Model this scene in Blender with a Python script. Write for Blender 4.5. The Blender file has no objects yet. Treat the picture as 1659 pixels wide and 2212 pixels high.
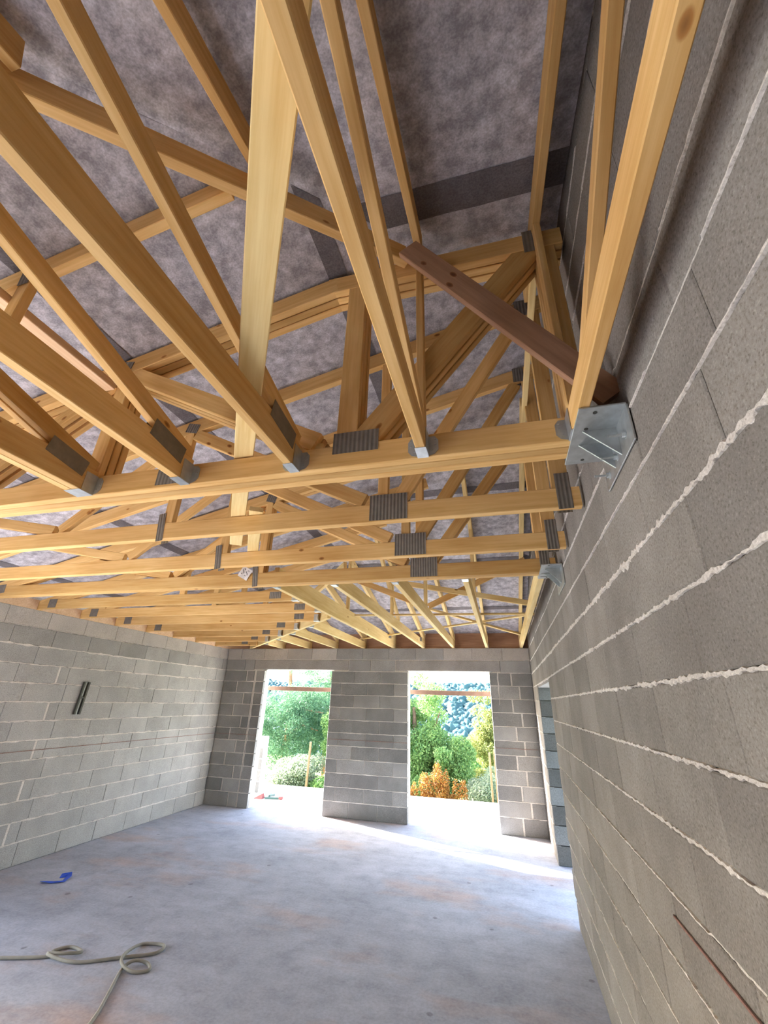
import bpy, bmesh, math, random
from mathutils import Vector, Matrix, noise
random.seed(7)
S = bpy.context.scene
COL = S.collection

# ------------------------------------------------------------------ camera, sky, sun, exposure
FPX, YAW, PIT, ROL, CAMZ = 904.504, -0.268627, 0.425714, 0.0290709, 1.727
def cam_rows():
    M = Matrix(((1, 0, 0), (0, 0, -1), (0, 1, 0)))
    c, s = math.cos(YAW), math.sin(YAW); Ry = Matrix(((c, 0, -s), (0, 1, 0), (s, 0, c)))
    c, s = math.cos(PIT), math.sin(PIT); Rp = Matrix(((1, 0, 0), (0, c, s), (0, -s, c)))
    c, s = math.cos(ROL), math.sin(ROL); Rr = Matrix(((c, -s, 0), (s, c, 0), (0, 0, 1)))
    return Rr @ Ry_order(Rp, Ry) @ M
def Ry_order(Rp, Ry): return Rp @ Ry
RW = cam_rows()
cam = bpy.data.cameras.new('camera'); camo = bpy.data.objects.new('camera', cam); COL.objects.link(camo)
cam.sensor_fit = 'VERTICAL'; cam.sensor_height = 36.0; cam.lens = FPX / 2212 * 36.0; cam.clip_start = 0.02; cam.clip_end = 2000
R3 = Matrix((RW[0], -RW[1], -RW[2])).transposed()
camo.matrix_world = Matrix.Translation((0, 0, CAMZ)) @ R3.to_4x4()
S.camera = camo
def project(p):
    q = RW @ (Vector(p) - Vector((0, 0, CAMZ)))
    if q.z < 0.05: return None
    return 829.5 + FPX * q.x / q.z, 1106 + FPX * q.y / q.z

SUN_EL, SUN_SLOPE = math.radians(25.0), 0.377
sd = Vector((1, -SUN_SLOPE, 0)).normalized() * math.cos(SUN_EL) + Vector((0, 0, -math.sin(SUN_EL)))
sl = bpy.data.lights.new('sun', 'SUN'); so = bpy.data.objects.new('sun', sl); COL.objects.link(so)
so.rotation_euler = sd.to_track_quat('-Z', 'Y').to_euler(); sl.energy = 14.0; sl.angle = math.radians(0.6); sl.color = (1.0, 0.965, 0.92)
so.location = (-12, 12, 9)
W = bpy.data.worlds.new('sky'); S.world = W; W.use_nodes = True
wn = W.node_tree.nodes; wl = W.node_tree.links; wn.clear()
sky = wn.new('ShaderNodeTexSky'); sky.sky_type = 'NISHITA'; sky.sun_disc = False
sky.sun_elevation = math.radians(32); sky.sun_rotation = math.atan2(-sd.x, -sd.y); sky.air_density = 1.2; sky.dust_density = 3.0; sky.ozone_density = 1.0
hs = wn.new('ShaderNodeHueSaturation'); hs.inputs['Saturation'].default_value = 0.85
bg = wn.new('ShaderNodeBackground'); bg.inputs['Strength'].default_value = 0.42
wo = wn.new('ShaderNodeOutputWorld')
wl.new(sky.outputs[0], hs.inputs['Color']); wl.new(hs.outputs[0], bg.inputs[0]); wl.new(bg.outputs[0], wo.inputs[0])
vs = S.view_settings; vs.view_transform = 'Standard'; vs.look = 'None'; vs.gamma = 1.0; vs.use_curve_mapping = False; vs.exposure = 2.38
cy = S.cycles
cy.max_bounces = 14; cy.diffuse_bounces = 10; cy.glossy_bounces = 4; cy.transmission_bounces = 4; cy.sample_clamp_indirect = 8.0
cy.use_denoising = True

# ------------------------------------------------------------------ materials
def mat(name, rough=0.85, spec=0.3, metal=0.0):
    m = bpy.data.materials.new(name); m.use_nodes = True
    b = m.node_tree.nodes['Principled BSDF']
    b.inputs['Roughness'].default_value = rough; b.inputs['Specular IOR Level'].default_value = spec; b.inputs['Metallic'].default_value = metal
    return m, m.node_tree.nodes, m.node_tree.links, b
def ramp(n, pts):
    r = n.new('ShaderNodeValToRGB'); e = r.color_ramp.elements
    while len(e) < len(pts): e.new(0.5)
    for k, (p, c) in enumerate(pts):
        e[k].position = p; e[k].color = (*c, 1)
    return r
def tex(n, l, kind, vec, scale, detail=4.0, rough=0.55):
    t = n.new('ShaderNodeTexNoise' if kind == 'noise' else 'ShaderNodeTexVoronoi')
    t.inputs['Scale'].default_value = scale
    if kind == 'noise': t.inputs['Detail'].default_value = detail; t.inputs['Roughness'].default_value = rough
    l.new(vec, t.inputs['Vector']); return t
def mix(n, l, a, b, fac, mode='MIX'):
    x = n.new('ShaderNodeMix'); x.data_type = 'RGBA'; x.blend_type = mode
    for s, v in ((x.inputs['Factor'], fac), (x.inputs['A'], a), (x.inputs['B'], b)):
        if hasattr(v, 'is_output'): l.new(v, s)
        elif isinstance(v, (int, float)): s.default_value = v
        else: s.default_value = (*v, 1)
    return x.outputs['Result']
def mapping(n, l, out, scale, off=None):
    m = n.new('ShaderNodeMapping'); m.inputs['Scale'].default_value = scale; l.new(out, m.inputs['Vector'])
    if off is not None: l.new(off, m.inputs['Location'])
    return m.outputs[0]
def bump(n, l, b, h, strength, dist=0.01):
    x = n.new('ShaderNodeBump'); x.inputs['Strength'].default_value = strength; x.inputs['Distance'].default_value = dist
    l.new(h, x.inputs['Height']); l.new(x.outputs[0], b.inputs['Normal'])

def wood(name, light, dark, knot=True, var=0.22):
    m, n, l, b = mat(name, 0.75, 0.25)
    tc = n.new('ShaderNodeTexCoord'); oi = n.new('ShaderNodeObjectInfo')
    off = n.new('ShaderNodeVectorMath'); off.operation = 'SCALE'; off.inputs[0].default_value = (17.3, 9.1, 23.7); l.new(oi.outputs['Random'], off.inputs['Scale'])
    v1 = mapping(n, l, tc.outputs['Object'], (1.3, 26, 26), off.outputs[0])
    g = tex(n, l, 'noise', v1, 2.2, 5, 0.6)
    v2 = mapping(n, l, tc.outputs['Object'], (0.8, 3, 3), off.outputs[0])
    g2 = tex(n, l, 'noise', v2, 2.0, 3)
    r1 = ramp(n, ((0.3, dark), (0.62, light))); l.new(g.outputs[0], r1.inputs[0])
    r2 = ramp(n, ((0.3, tuple(c * 0.72 for c in light)), (0.65, (1, 1, 1)))); l.new(g2.outputs[0], r2.inputs[0])
    c = mix(n, l, r1.outputs[0], r2.outputs[0], 0.45, 'MULTIPLY')
    if knot:
        v3 = mapping(n, l, tc.outputs['Object'], (5.5, 10, 10), off.outputs[0])
        vo = tex(n, l, 'voronoi', v3, 1.0)
        rk = ramp(n, ((0.05, (0.25, 0.13, 0.06)), (0.10, (0.62, 0.42, 0.26)), (0.13, (1, 1, 1)))); l.new(vo.outputs['Distance'], rk.inputs[0])
        sx = n.new('ShaderNodeSeparateColor'); l.new(vo.outputs['Color'], sx.inputs[0])
        gt_ = n.new('ShaderNodeMath'); gt_.operation = 'GREATER_THAN'; gt_.inputs[1].default_value = 0.72; l.new(sx.outputs[0], gt_.inputs[0])
        ml = n.new('ShaderNodeMath'); ml.operation = 'MULTIPLY'; ml.inputs[1].default_value = 0.85; l.new(gt_.outputs[0], ml.inputs[0])
        c = mix(n, l, c, rk.outputs[0], ml.outputs[0], 'MULTIPLY')
    rr = ramp(n, ((0.0, (1 - var, 1 - var * 1.1, 1 - var * 1.35)), (0.5, (1, 1, 1)), (1.0, (1 + var * .3, 1 + var * .25, 1 + var * .15)))); l.new(oi.outputs['Random'], rr.inputs[0])
    c = mix(n, l, c, rr.outputs[0], 1.0, 'MULTIPLY')
    l.new(c, b.inputs['Base Color']); bump(n, l, b, g.outputs[0], 0.25, 0.002)
    return m
WOOD = wood('spruce', (0.81, 0.55, 0.245), (0.69, 0.42, 0.145))
WOODP = wood('pale_spruce', (0.90, 0.72, 0.37), (0.81, 0.60, 0.265), var=0.08)
WOODB = wood('brown_board', (0.50, 0.30, 0.19), (0.38, 0.215, 0.135), var=0.05)
WOODL = wood('infill_wood', (0.82, 0.60, 0.40), (0.70, 0.47, 0.28), knot=False, var=0.08)

def block_mat(name, lo, hi, pits=0.5, tint=0.16):
    m, n, l, b = mat(name, 0.95, 0.15)
    tc = n.new('ShaderNodeTexCoord'); oi = n.new('ShaderNodeObjectInfo'); ge = n.new('ShaderNodeNewGeometry')
    a = tex(n, l, 'noise', ge.outputs['Position'], 3.0, 5, 0.6)
    f = tex(n, l, 'noise', ge.outputs['Position'], 130.0, 3, 0.7)
    p = tex(n, l, 'voronoi', ge.outputs['Position'], 85.0)
    r = ramp(n, ((0.35, lo), (0.68, hi))); l.new(a.outputs[0], r.inputs[0])
    rf = ramp(n, ((0.34, (0.60, 0.57, 0.53)), (0.46, (0.92, 0.91, 0.9)), (0.58, (1.0, 1.0, 1.0)), (0.70, (1.4, 1.38, 1.36)))); l.new(f.outputs[0], rf.inputs[0])
    c = mix(n, l, r.outputs[0], rf.outputs[0], 0.8, 'MULTIPLY')
    f2 = tex(n, l, 'noise', ge.outputs['Position'], 34.0, 2, 0.5)
    th = n.new('ShaderNodeMath'); th.operation = 'MULTIPLY'; l.new(p.outputs['Distance'], th.inputs[0]); l.new(f2.outputs[0], th.inputs[1])
    rp = ramp(n, ((0.055, (0.45, 0.43, 0.4)), (0.085, (1, 1, 1)))); l.new(th.outputs[0], rp.inputs[0])
    c = mix(n, l, c, rp.outputs[0], pits, 'MULTIPLY')
    rr = ramp(n, ((0, (1 - tint, 1 - tint, 1 - tint)), (1, (1 + tint * .6, 1 + tint * .6, 1 + tint * .6)))); l.new(oi.outputs['Random'], rr.inputs[0])
    c = mix(n, l, c, rr.outputs[0], 1.0, 'MULTIPLY')
    l.new(c, b.inputs['Base Color'])
    ad = n.new('ShaderNodeMath'); ad.operation = 'ADD'; l.new(f.outputs[0], ad.inputs[0]); l.new(rp.outputs[0], ad.inputs[1])
    bump(n, l, b, ad.outputs[0], 0.35, 0.003)
    return m
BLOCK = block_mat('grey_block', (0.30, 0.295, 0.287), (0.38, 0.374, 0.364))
BLOCKLIT = block_mat('sidelit_grey_block', (0.36, 0.358, 0.352), (0.44, 0.438, 0.43), tint=0.12)  # grey block lightened: light from the right put into its colour
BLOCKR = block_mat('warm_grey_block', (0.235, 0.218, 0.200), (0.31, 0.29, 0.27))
BLOCKD = block_mat('grey_block_dark', (0.225, 0.222, 0.218), (0.30, 0.297, 0.29), tint=0.2)
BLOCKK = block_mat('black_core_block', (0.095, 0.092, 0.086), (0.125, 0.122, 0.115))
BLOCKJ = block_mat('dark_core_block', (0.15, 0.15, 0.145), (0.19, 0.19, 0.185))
BLOCKT = block_mat('pale_ring_block', (0.42, 0.39, 0.36), (0.50, 0.465, 0.43), pits=0.35, tint=0.12)
MORTAR = block_mat('mortar', (0.58, 0.545, 0.51), (0.72, 0.685, 0.65), pits=0.35, tint=0.05)
CONC = block_mat('cast_concrete', (0.30, 0.285, 0.27), (0.40, 0.38, 0.365), pits=0.25, tint=0.05)
SLABW = block_mat('terrace_concrete', (0.60, 0.59, 0.57), (0.72, 0.71, 0.69), pits=0.1, tint=0.02)

def floor_mat():
    m, n, l, b = mat('dusty_screed', 0.8, 0.3)
    ge = n.new('ShaderNodeNewGeometry')
    P = ge.outputs['Position']
    a = tex(n, l, 'noise', mapping(n, l, P, (1, 1.6, 1)), 0.9, 6, 0.62)
    s = tex(n, l, 'noise', mapping(n, l, P, (0.55, 1.1, 1)), 1.15, 6, 0.6)
    f = tex(n, l, 'noise', P, 45, 4, 0.7)
    sw = tex(n, l, 'noise', mapping(n, l, P, (1.5, 7, 1)), 1.6, 6, 0.65)
    r = ramp(n, ((0.32, (0.335, 0.356, 0.418)), (0.66, (0.445, 0.467, 0.545)))); l.new(a.outputs[0], r.inputs[0])
    rs = ramp(n, ((0.53, (0, 0, 0)), (0.72, (1, 1, 1)))); l.new(s.outputs[0], rs.inputs[0])
    c = mix(n, l, r.outputs[0], (0.45, 0.345, 0.31), rs.outputs[0])
    rw = ramp(n, ((0.36, (0.93, 0.93, 0.93)), (0.62, (1.04, 1.04, 1.04)))); l.new(sw.outputs[0], rw.inputs[0])
    c = mix(n, l, c, rw.outputs[0], 0.8, 'MULTIPLY')
    rf = ramp(n, ((0.3, (0.78, 0.78, 0.78)), (0.6, (1.06, 1.06, 1.06)))); l.new(f.outputs[0], rf.inputs[0])
    c = mix(n, l, c, rf.outputs[0], 0.7, 'MULTIPLY')
    mt = tex(n, l, 'noise', P, 4.5, 8, 0.72)
    rm = ramp(n, ((0.36, (0.84, 0.84, 0.85)), (0.50, (1.0, 1.0, 1.0)), (0.66, (1.10, 1.10, 1.09)))); l.new(mt.outputs[0], rm.inputs[0])
    c = mix(n, l, c, rm.outputs[0], 1.0, 'MULTIPLY')
    sc = tex(n, l, 'noise', mapping(n, l, P, (0.9, 30, 1)), 2.3, 3, 0.5)
    rsx = ramp(n, ((0.66, (1, 1, 1)), (0.70, (1.16, 1.15, 1.14)), (0.73, (1, 1, 1)))); l.new(sc.outputs[0], rsx.inputs[0])
    c = mix(n, l, c, rsx.outputs[0], 0.7, 'MULTIPLY')
    vo = tex(n, l, 'voronoi', P, 2.6); vd = tex(n, l, 'noise', P, 12, 3)
    sb = n.new('ShaderNodeMath'); sb.operation = 'MULTIPLY_ADD'; l.new(vd.outputs[0], sb.inputs[0]); sb.inputs[1].default_value = -0.09; l.new(vo.outputs['Distance'], sb.inputs[2])
    rv = ramp(n, ((0.0, (0.35, 0.33, 0.32)), (0.02, (1, 1, 1)))); l.new(sb.outputs[0], rv.inputs[0])
    c = mix(n, l, c, rv.outputs[0], 0.6, 'MULTIPLY')
    l.new(c, b.inputs['Base Color']); bump(n, l, b, f.outputs[0], 0.15, 0.003)
    return m
FLOOR = floor_mat()

def membrane_mat(name, lo, hi, weave):
    m, n, l, b = mat(name, 0.7, 0.25)
    ge = n.new('ShaderNodeNewGeometry'); P = ge.outputs['Position']
    a = tex(n, l, 'noise', P, 2.2, 4, 0.6); f = tex(n, l, 'noise', P, 15.0, 4, 0.62); k = tex(n, l, 'noise', P, 120, 2, 0.6)
    r = ramp(n, ((0.36, lo), (0.70, hi))); l.new(f.outputs[0], r.inputs[0])
    ra = ramp(n, ((0.3, (0.78, 0.76, 0.76)), (0.7, (1.12, 1.12, 1.14)))); l.new(a.outputs[0], ra.inputs[0])
    c = mix(n, l, r.outputs[0], ra.outputs[0], 1.0, 'MULTIPLY')
    rk = ramp(n, ((0.35, (0.75, 0.75, 0.75)), (0.65, (1.15, 1.15, 1.15)))); l.new(k.outputs[0], rk.inputs[0])
    c = mix(n, l, c, rk.outputs[0], weave, 'MULTIPLY')
    l.new(c, b.inputs['Base Color']); bump(n, l, b, f.outputs[0], 0.2, 0.004)
    return m
MEMB = membrane_mat('grey_underlay', (0.315, 0.31, 0.345), (0.66, 0.66, 0.72), 0.6)
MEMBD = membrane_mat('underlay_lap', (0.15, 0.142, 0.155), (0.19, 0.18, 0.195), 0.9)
DECK = mat('roof_deck')[0]; DECK.node_tree.nodes['Principled BSDF'].inputs['Base Color'].default_value = (0.2, 0.19, 0.19, 1)

def metal_mat(name, col, rough, wave=False, metal=0.85):
    m, n, l, b = mat(name, rough, 0.5, metal)
    tc = n.new('ShaderNodeTexCoord')
    f = tex(n, l, 'noise', tc.outputs['Object'], 25, 4)
    r = ramp(n, ((0.3, tuple(c * 0.75 for c in col)), (0.7, col))); l.new(f.outputs[0], r.inputs[0])
    c = r.outputs[0]
    if wave:
        w = n.new('ShaderNodeTexWave'); w.wave_type = 'BANDS'; w.bands_direction = 'X'; w.inputs['Scale'].default_value = 16; w.inputs['Distortion'].default_value = 0.2
        l.new(tc.outputs['Object'], w.inputs['Vector'])
        rw = ramp(n, ((0.2, (0.74, 0.74, 0.74)), (0.7, (1, 1, 1)))); l.new(w.outputs[0], rw.inputs[0])
        c = mix(n, l, c, rw.outputs[0], 1.0, 'MULTIPLY'); bump(n, l, b, w.outputs[0], 0.6, 0.003)
    l.new(c, b.inputs['Base Color']); return m
PLATES = metal_mat('flat_zinc', (0.25, 0.215, 0.165), 0.7, False, 0.3)
PLATE = metal_mat('stamped_zinc', (0.27, 0.245, 0.215), 0.65, True, 0.4)
GALV = metal_mat('galvanised', (0.62, 0.66, 0.68), 0.38)
DARKM = metal_mat('dark_steel', (0.06, 0.06, 0.05), 0.5, metal=0.3)

def plain(name, col, rough=0.7, var=0.15, sc=8):
    m, n, l, b = mat(name, rough, 0.3)
    tc = n.new('ShaderNodeTexCoord'); f = tex(n, l, 'noise', tc.outputs['Object'], sc, 4)
    r = ramp(n, ((0.3, tuple(c * (1 - var) for c in col)), (0.7, tuple(min(1, c * (1 + var)) for c in col)))); l.new(f.outputs[0], r.inputs[0])
    l.new(r.outputs[0], b.inputs['Base Color']); return m
def leaf(name, a, c):
    m, n, l, b = mat(name, 0.6, 0.3)
    ge = n.new('ShaderNodeNewGeometry')
    r = ramp(n, ((0.0, a), (1.0, c))); l.new(ge.outputs['Random Per Island'], r.inputs[0])
    l.new(r.outputs[0], b.inputs['Base Color'])
    t = n.new('ShaderNodeBsdfTranslucent'); l.new(r.outputs[0], t.inputs[0])
    x = n.new('ShaderNodeMixShader'); x.inputs[0].default_value = 0.45
    o = n['Material Output']; l.new(b.outputs[0], x.inputs[1]); l.new(t.outputs[0], x.inputs[2]); l.new(x.outputs[0], o.inputs[0])
    return m

# ------------------------------------------------------------------ mesh helpers
def link(o, parent=None):
    COL.objects.link(o)
    if parent is not None: o.parent = parent
    return o
def mesh(name, verts, faces, m, smooth=False):
    me = bpy.data.meshes.new(name); me.from_pydata(verts, [], faces); me.materials.append(m)
    if smooth: me.polygons.foreach_set('use_smooth', [True] * len(me.polygons))
    me.update(); return me
def tag(o, label=None, cat=None, group=None, kind=None):
    for k, v in (('label', label), ('category', cat), ('group', group), ('kind', kind)):
        if v: o[k] = v
    return o
def empty(name, loc, label=None, cat=None, group=None, kind=None):
    o = bpy.data.objects.new(name, None); o.location = loc; o.empty_display_size = 0.05; COL.objects.link(o)
    return tag(o, label, cat, group, kind)
def put(name, me, M, parent=None):
    """link an object with world matrix M below a parent that is only translated"""
    o = bpy.data.objects.new(name, me); COL.objects.link(o)
    if parent is not None:
        o.parent = parent; M = Matrix.Translation(-parent.location) @ M
    o.matrix_local = M
    return o
def frame(origin, x, y, z):
    return Matrix(((x.x, y.x, z.x, origin.x), (x.y, y.y, z.y, origin.y), (x.z, y.z, z.z, origin.z), (0, 0, 0, 1)))
def bar_mesh(L, w, h, m, ch=0.003, c0=0.0, c1=0.0):
    """timber along local X, width w on Y, height h on Z (centred), arrises eased; c0/c1 slant the end cuts"""
    a, b = w / 2, h / 2
    pr = [(-a, -b + ch), (-a, b - ch), (-a + ch, b), (a - ch, b), (a, b - ch), (a, -b + ch), (a - ch, -b), (-a + ch, -b)]
    vs = [(c0 * z, y, z) for y, z in pr] + [(L + c1 * z, y, z) for y, z in pr]
    fs = [(i, (i + 1) % 8, (i + 1) % 8 + 8, i + 8) for i in range(8)] + [tuple(range(7, -1, -1)), tuple(range(8, 16))]
    fs = [tuple(reversed(f)) for f in fs]
    return mesh('timber', vs, fs, m)
def beam(name, p0, p1, w, h, n, m, parent, c0=0.0, c1=0.0):
    """timber with centre line p0-p1; n = direction of its width w"""
    p0, p1 = Vector(p0), Vector(p1); x = (p1 - p0); L = x.length; x.normalize()
    n = Vector(n); n = (n - x * n.dot(x)).normalized(); z = x.cross(n)
    if z.z < 0: n = -n; z = -z
    return put(name, bar_mesh(L, w, h, m, c0=c0, c1=c1), frame(p0, x, n, z), parent)
def box_mesh(sx, sy, sz, m, ch=0.0):
    bm = bmesh.new(); bmesh.ops.create_cube(bm, size=1.0)
    for v in bm.verts: v.co = Vector((v.co.x * sx, v.co.y * sy, v.co.z * sz))
    if ch: bmesh.ops.bevel(bm, geom=bm.edges[:], offset=ch, segments=1, affect='EDGES')
    me = bpy.data.meshes.new('box'); bm.to_mesh(me); bm.free(); me.materials.append(m); return me
def boxo(name, c, s, m, parent=None, ch=0.0, rot=None):
    M = Matrix.Translation(Vector(c))
    if rot is not None: M = M @ rot
    return put(name, box_mesh(*s, m, ch), M, parent)
def multi_box(boxes, m):
    vs, fs = [], []
    for c, s in boxes:
        k = len(vs)
        for dx in (-.5, .5):
            for dy in (-.5, .5):
                for dz in (-.5, .5): vs.append((c[0] + dx * s[0], c[1] + dy * s[1], c[2] + dz * s[2]))
        for f in ((0, 1, 3, 2), (4, 6, 7, 5), (0, 4, 5, 1), (2, 3, 7, 6), (0, 2, 6, 4), (1, 5, 7, 3)): fs.append(tuple(k + i for i in f))
    return mesh('boxes', vs, fs, m)
def tube(name, pts, r, m, sub=7, N=8):
    """round tube swept along a smooth path through pts, as a mesh"""
    P = [Vector(p) for p in pts]; path = []
    for i in range(len(P) - 1):
        a, b, c, d = P[max(i - 1, 0)], P[i], P[i + 1], P[min(i + 2, len(P) - 1)]
        for k in range(sub):
            t = k / sub
            path.append(.5 * ((2 * b) + (c - a) * t + (2 * a - 5 * b + 4 * c - d) * t * t + (3 * b - a - 3 * c + d) * t ** 3))
    path.append(P[-1]); vs, fs = [], []
    for i, p in enumerate(path):
        t = (path[min(i + 1, len(path) - 1)] - path[max(i - 1, 0)]).normalized(); u = t.cross(Vector((0, 0, 1))).normalized(); w = u.cross(t)
        for k in range(N):
            a = 2 * math.pi * k / N; vs.append(p + u * math.cos(a) * r + w * math.sin(a) * r)
    for i in range(len(path) - 1):
        for k in range(N): fs.append((i * N + k, i * N + (k + 1) % N, (i + 1) * N + (k + 1) % N, (i + 1) * N + k))
    fs += [tuple(range(N - 1, -1, -1)), tuple(range(len(vs) - N, len(vs)))]
    return put(name, mesh(name, vs, fs, m, True), Matrix.Identity(4))

# ------------------------------------------------------------------ dimensions
XL, XR, YB, YF = -5.285, 0.462, 7.755, -3.6
ZW = 2.622                       # wall head
ZB = 2.627                       # underside of the bottom chords
def fA(x): return 4.10 + 0.243 * (x - 0.35)
def fB(y): return 3.5925 + 0.25 * y
def fC(y): return 2.90 + 0.25 * (YB - y)
def hipN(x): return (fA(x) - 3.5925) / 0.25          # y of the near hip above x
def hipF(x): return YB - (fA(x) - 2.90) / 0.25       # y of the far hip above x
def invA(z): return 0.35 + (z - 4.10) / 0.243

# ------------------------------------------------------------------ floor, terrace, ground, added canopy and paving
def slab(name, x0, x1, y0, y1, z0, z1, m, kind='structure'):
    o = put(name, box_mesh(x1 - x0, y1 - y0, z1 - z0, m), Matrix.Translation(((x0 + x1) / 2, (y0 + y1) / 2, (z0 + z1) / 2)))
    return tag(o, kind=kind)
slab('floor', XL - 0.2, 5.0, YF - 0.2, YB + 0.2, -0.2, 0.0, FLOOR)
slab('terrace', -9.5, 3.2, YB + 0.2, 10.05, -0.22, -0.012, SLABW)
slab('ceiling', XR + .2, 2.6, 3.6, YB + .2, 2.62, 2.74, DECK)  # unseen canopy added outside the right opening to cut skylight on the floor
slab('path', -13.0, XL - .2, -12, YB + .2, -0.24, -0.02, SLABW)  # unseen pale paving added to bounce sunlight up into the roof
slab('path', XL - .2, 8.0, -12, YF - .2, -0.24, -0.02, SLABW)  # more added paving, bouncing light in from behind the viewpoint
def terrain(name, x0, x1, y0, y1, nx, ny, fz, m, kind='structure'):
    vs = [(x0 + (x1 - x0) * i / nx, y0 + (y1 - y0) * j / ny, 0) for j in range(ny + 1) for i in range(nx + 1)]
    vs = [(x, y, fz(x, y)) for x, y, _ in vs]
    fs = [(j * (nx + 1) + i, j * (nx + 1) + i + 1, (j + 1) * (nx + 1) + i + 1, (j + 1) * (nx + 1) + i) for j in range(ny) for i in range(nx)]
    return tag(link(bpy.data.objects.new(name, mesh(name, vs, fs, m, True))), kind=kind)
GRASS = plain('dry_grass', (0.20, 0.24, 0.09), 0.95, 0.4, 3)
terrain('ground', -120, 120, -60, 200, 60, 60, lambda x, y: -0.5 if y < 9 else -0.5 - min(1.0, (y - 9) / 2) * 0.9 - max(0, y - 13) * 0.10 + 0.25 * noise.noise((x * .2, y * .2, 0)), GRASS)

# ------------------------------------------------------------------ block walls
BT = 0.055
def block_mesh(L, H, m, k=0):
    """hollow-block face: front at y=0 facing -Y, slightly chipped corners"""
    rnd = random.Random(k * 7 + int(L * 1000)); c = 0.0035
    j = lambda: rnd.uniform(-0.0018, 0.0018)
    f = [(-L/2 + c + abs(j()), 0, -H/2 + c + abs(j())), (L/2 - c - abs(j()), 0, -H/2 + c + abs(j())), (L/2 - c - abs(j()), 0, H/2 - c - abs(j())), (-L/2 + c + abs(j()), 0, H/2 - c - abs(j()))]
    e = [(-L/2, c, -H/2), (L/2, c, -H/2), (L/2, c, H/2), (-L/2, c, H/2)]
    b = [(-L/2, BT, -H/2), (L/2, BT, -H/2), (L/2, BT, H/2), (-L/2, BT, H/2)]
    fs = [(0, 1, 2, 3)]
    for q in range(4):
        r = (q + 1) % 4
        fs += [(4 + q, 4 + r, r, q), (8 + q, 8 + r, 4 + r, 4 + q)]
    return mesh('block', f + e + b, fs, m)
_bm = {}
def get_block(L, H, m):
    key = (round(L, 3), round(H, 3), m.name, random.randrange(4))
    if key not in _bm: _bm[key] = block_mesh(L, H, m, key[3])
    return _bm[key]
def in_frame(p, pad=60):
    q = project(p)
    return q is not None and -pad < q[0] < 1659 + pad and -pad < q[1] < 2212 + pad
def lay(wall, rows, place, matf, far_mesh):
    """rows: (z0, z1, [(u0, u1), ...]); place(u, z) -> matrix of the face point"""
    n = 0
    for r, (z0, z1, cells) in enumerate(rows):
        for u0, u1 in cells:
            L = u1 - u0
            if L < 0.03: continue
            M = place((u0 + u1) / 2, (z0 + z1) / 2)
            pts = [place(u, z).translation for u in (u0, u1) for z in (z0, z1)]
            if any(in_frame(p) for p in pts):
                j = Matrix.Translation((0, random.uniform(-0.0015, 0.0025), 0)) @ Matrix.Rotation(random.uniform(-.004, .004), 4, 'Y')
                put('concrete_block', get_block(L, z1 - z0, matf(r, (u0 + u1) / 2)), M @ j, wall); n += 1
            else: far_mesh.append((M, L, z1 - z0))
    return n
def far_blocks(wall, lst, m):
    if not lst: return
    vs, fs = [], []
    for M, L, H in lst:
        k = len(vs)
        for y in (0, BT):
            for x, z in ((-L/2, -H/2), (L/2, -H/2), (L/2, H/2), (-L/2, H/2)): vs.append(M @ Vector((x, y, z)))
        fs += [(k, k+1, k+2, k+3), (k+4, k+5, k+1, k), (k+3, k+2, k+6, k+7), (k+5, k+6, k+2, k+1), (k+4, k, k+3, k+7)]
    o = put('block_courses', mesh('courses', vs, fs, m), Matrix.Identity(4), wall); o['kind'] = 'stuff'
def mortar_strip(wall, u0, u1, zc, half, place, proud, amp, step=0.03, skip=0.0):
    """ragged bed of mortar squeezed a little proud of the block faces"""
    n = max(2, int((u1 - u0) / step)); vs, fs = [], []; sd_ = random.uniform(0, 99)
    for i in range(n + 1):
        u = u0 + (u1 - u0) * i / n
        a = half * (0.75 + 0.9 * noise.noise((u * 9, sd_, 0)) + amp * noise.noise((u * 45, sd_, 3)))
        b = half * (0.75 + 0.9 * noise.noise((u * 8, sd_ + 31, 0)) + amp * noise.noise((u * 41, sd_, 7)))
        a, b = max(a, 0.001), max(b, 0.001)
        pr = proud * (0.6 + 0.8 * noise.noise((u * 14, sd_, 9)))
        if skip and noise.noise((u * 1.7, sd_, 5)) < skip - 0.5: pr = -0.004
        for du, z in ((0.006, a), (-pr, a * .55), (-pr, -b * .55), (0.006, -b)):
            vs.append((u, du, z))
    for i in range(n):
        for k in range(3):
            q = i * 4 + k; fs.append((q, q + 1, q + 5, q + 4))
    P = place(0, zc)
    o = put('mortar_joint', mesh('mortar', vs, [tuple(reversed(f)) for f in fs], MORTAR), P, wall)
    return o
def cut(cells, holes):
    out = []
    for a, b in cells:
        seg = [(a, b)]
        for h0, h1 in holes:
            seg = [s for x, y in seg for s in ((x, min(y, h0)), (max(x, h1), y)) if s[1] - s[0] > 0.02]
        out += seg
    return out
def core(name, boxes, m=None):
    o = put(name, multi_box(boxes, m or MORTAR), Matrix.Identity(4)); return tag(o, kind='structure')
HJ = 0.0045                      # half bed joint
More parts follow.
